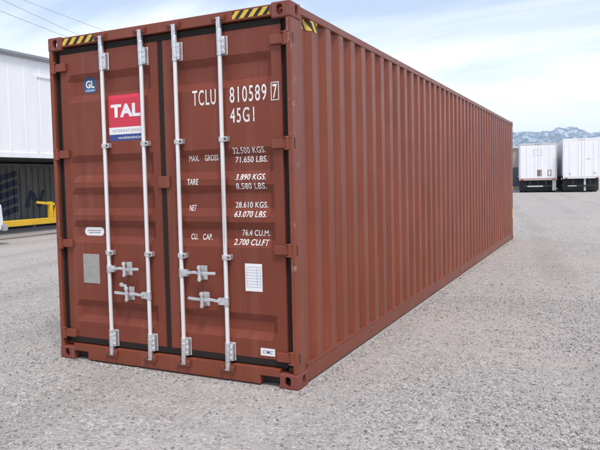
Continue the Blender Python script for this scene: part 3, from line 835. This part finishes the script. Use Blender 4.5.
# grey container stored in the bay
gc = empty('shipping_container', (-15.2, 7.3, .06), 'weathered grey corrugated container with navy lettering, stored in the dark bay of the white building', 'shipping container')
n = 40; gl = 11.4; p_ = gl / n; gp = []
for k in range(n): s = k * p_; gp += [(s, 0), (s + .085, 0), (s + .115, -.05), (s + .250, -.05)]
gp.append((gl, 0))
def gc_off(y):
    for (a, p), (b, q) in zip(gp[:-1], gp[1:]):
        if a <= y <= b: return p + (q - p) * (y - a) / (b - a)
    return 0
MB().sheet(lambda i, z: (-.01 + gp[i][1], gp[i][0], z), range(len(gp)), [.14, 2.26]).build('side_panel', m_gcont, gc)
MB().sheet(lambda i, z: (-2.42 - gp[i][1], gp[i][0], z), range(len(gp)), [.14, 2.26]).build('side_panel', m_gcont, gc)
for x0, x1 in ((-.06, 0), (-2.43, -2.37)):
    MB().box(x0, x1, 0, gl, 0, .14).build('bottom_rail', m_gcont, gc, .006); MB().box(x0, x1, 0, gl, 2.26, 2.36).build('top_rail', m_gcont, gc, .006)
MB().box(-2.37, -.06, 0, gl, 2.30, 2.34).build('roof_panel', m_gcont, gc)
MB().box(-2.37, -.06, .01, .05, 0, 2.3).build('end_wall', m_gcont, gc); MB().box(-2.37, -.06, gl - .05, gl - .01, 0, 2.3).build('end_wall', m_gcont, gc)
def on_side(b, name):
    cutgrid(b, [q[0] for q in gp], [])
    for v in b.verts: v.co = Vector((-.01 + gc_off(v.co.x) + .004, v.co.x, v.co.z))
    me_ = bpy.data.meshes.new(name); b.to_mesh(me_); b.free(); me_.materials.append(m_navy)
    o = bpy.data.objects.new(name, me_); COL.objects.link(o); o.parent = gc
on_side(fit(glyphs('N', 1, 1.3, .25, .05), 5.28, 6.26, .70, 1.34), 'navy_lettering')
b = bmesh.new()
for k in range(5):
    z = .36 + k * .33; q = b.verts.new
    b.faces.new([q((3.55, 0, z - .16)), q((3.55, 0, z + .06)), q((5.0, 0, z + .44)), q((5.0, 0, z + .22))])
on_side(b, 'navy_stripes')
for y in (1.2, 5.6, 10.0):
    tag(MB().box(-17.6, -15.22, 7.3 + y, 7.3 + y + .15, 0, .058).build('timber_bearer', m_wood), 'timber bearer lying under the grey container in the bay', 'timber', 'timber bearers under the grey container')

# yellow steel boom resting on stands in front of the grey container
yb = empty('steel_boom', (-11.55, 8.2, -.0), 'yellow steel boom with a short upright, standing low in front of the grey container', 'machine boom')
MB().box(-.09, .09, .15, 4.0, .37, .55).build('beam', m_yel, yb, .012)
MB().box(-.06, .06, 2.18, 2.30, .552, 1.06).box(-.04, .04, 2.36, 2.46, .552, .92, Matrix.Rotation(rad(-14), 4, 'X'), (0, 2.4, .6)).build('upright', m_yel, yb, .01)
MB().box(-.04, .04, 1.72, 2.40, .96, 1.04, Matrix.Rotation(rad(-7), 4, 'X'), (0, 2.2, 1.0)).build('arm', m_yel, yb, .01)
for y in (.06, 3.4):
    MB().box(-.05, .05, y, y + .1, .04, .368).box(-.14, .14, y - .02, y + .12, 0, .04).build('stand', m_yel, yb, .006)

# white pickup just entering the frame at the far left
pk = empty('pickup_truck', (-11.05, 7.54, 0), 'white pickup truck parked at the left end of the yellow boom', 'pickup')
pf = [(-5.5, .48), (-5.5, 1.12), (-3.75, 1.12), (-3.70, 1.75), (-3.55, 1.84), (-2.35, 1.84), (-2.15, 1.78), (-1.55, 1.20), (-.22, 1.16), (-.04, 1.10), (0, .60), (-.06, .40), (-5.4, .40)]
MB().prism(pf, 'x', -.95, .95).build('body', m_car, pk, .05, seg=3)
for s in (-1, 1):
    MB().prism([(-3.55, 1.20), (-3.55, 1.72), (-2.38, 1.72), (-2.22, 1.68), (-1.78, 1.22)], 'x', *sorted((s * .945, s * .956))).build('side_window', m_glass, pk)
    MB().box(*sorted((s * .58, s * .88)), -.10, .012, .80, .97).build('headlight', m_lamp, pk, .02)
    for y in (-.95, -4.4): wheel(pk, s * .86, y, .37, .24)
MB().box(-.98, .98, -.10, .10, .38, .56).build('bumper', m_chrome, pk, .03)
MB().box(-.52, .52, -.06, .016, .66, .93).build('grille', m_dark, pk, .01)

# ------------------------------------------------------------------ overhead power lines and their poles
def pole(x, y, h, label):
    p = empty('utility_pole', (x, y, 0), label, 'utility pole', 0)
    MB().tube((0, 0, 0), (0, 0, h), .16, 12, .11).build('shaft', m_wood, p, smooth=True)
    MB().box(-1.3, 1.3, -.06, .06, h - .65, h - .53, Matrix.Rotation(rad(30), 4, 'Z'), (0, 0, h)).build('crossarm', m_wood, p)
def wire(a, b, sag, label):
    a = Vector(a); b = Vector(b); pts = []
    for k in range(25):
        t = k / 24; q = a.lerp(b, t); q.z -= 4 * sag * t * (1 - t); pts.append(q)
    tag(MB().path(pts, .011, 6).build('power_line', m_wire), label, 'power line', 'power lines above the white building')
def wp(u, v, d):
    return CAM + d * (FWD + (u - 300) / FPX * RIGHT + (v - 213) / FPX * DOWN)
wire(wp(-160, -56, 26), wp(250, 97, 52), .5, 'lowest of the three power lines above the white building')
wire(wp(-160, -80, 27), wp(250, 104, 53), .5, 'middle one of the three power lines above the white building')
wire(wp(-160, -76, 30), wp(250, 78, 55), .5, 'highest of the three power lines above the white building')

# ------------------------------------------------------------------ air between here and the mountains
hz = MB().box(-8900, 8900, -8900, 8900, -20, 620).build('haze', None)
hz.data.materials.clear()
hm = bpy.data.materials.new('haze_air'); hm.use_nodes = True
t = hm.node_tree; t.nodes.clear()
oo = t.nodes.new('ShaderNodeOutputMaterial'); pv = t.nodes.new('ShaderNodeVolumePrincipled')
pv.inputs['Color'].default_value = (.60, .79, 1.0, 1); pv.inputs['Density'].default_value = 1.15e-4; pv.inputs['Anisotropy'].default_value = .2
t.links.new(pv.outputs[0], oo.inputs['Volume'])
hz.data.materials.append(hm)
tag(hz, None, None, kind='stuff')
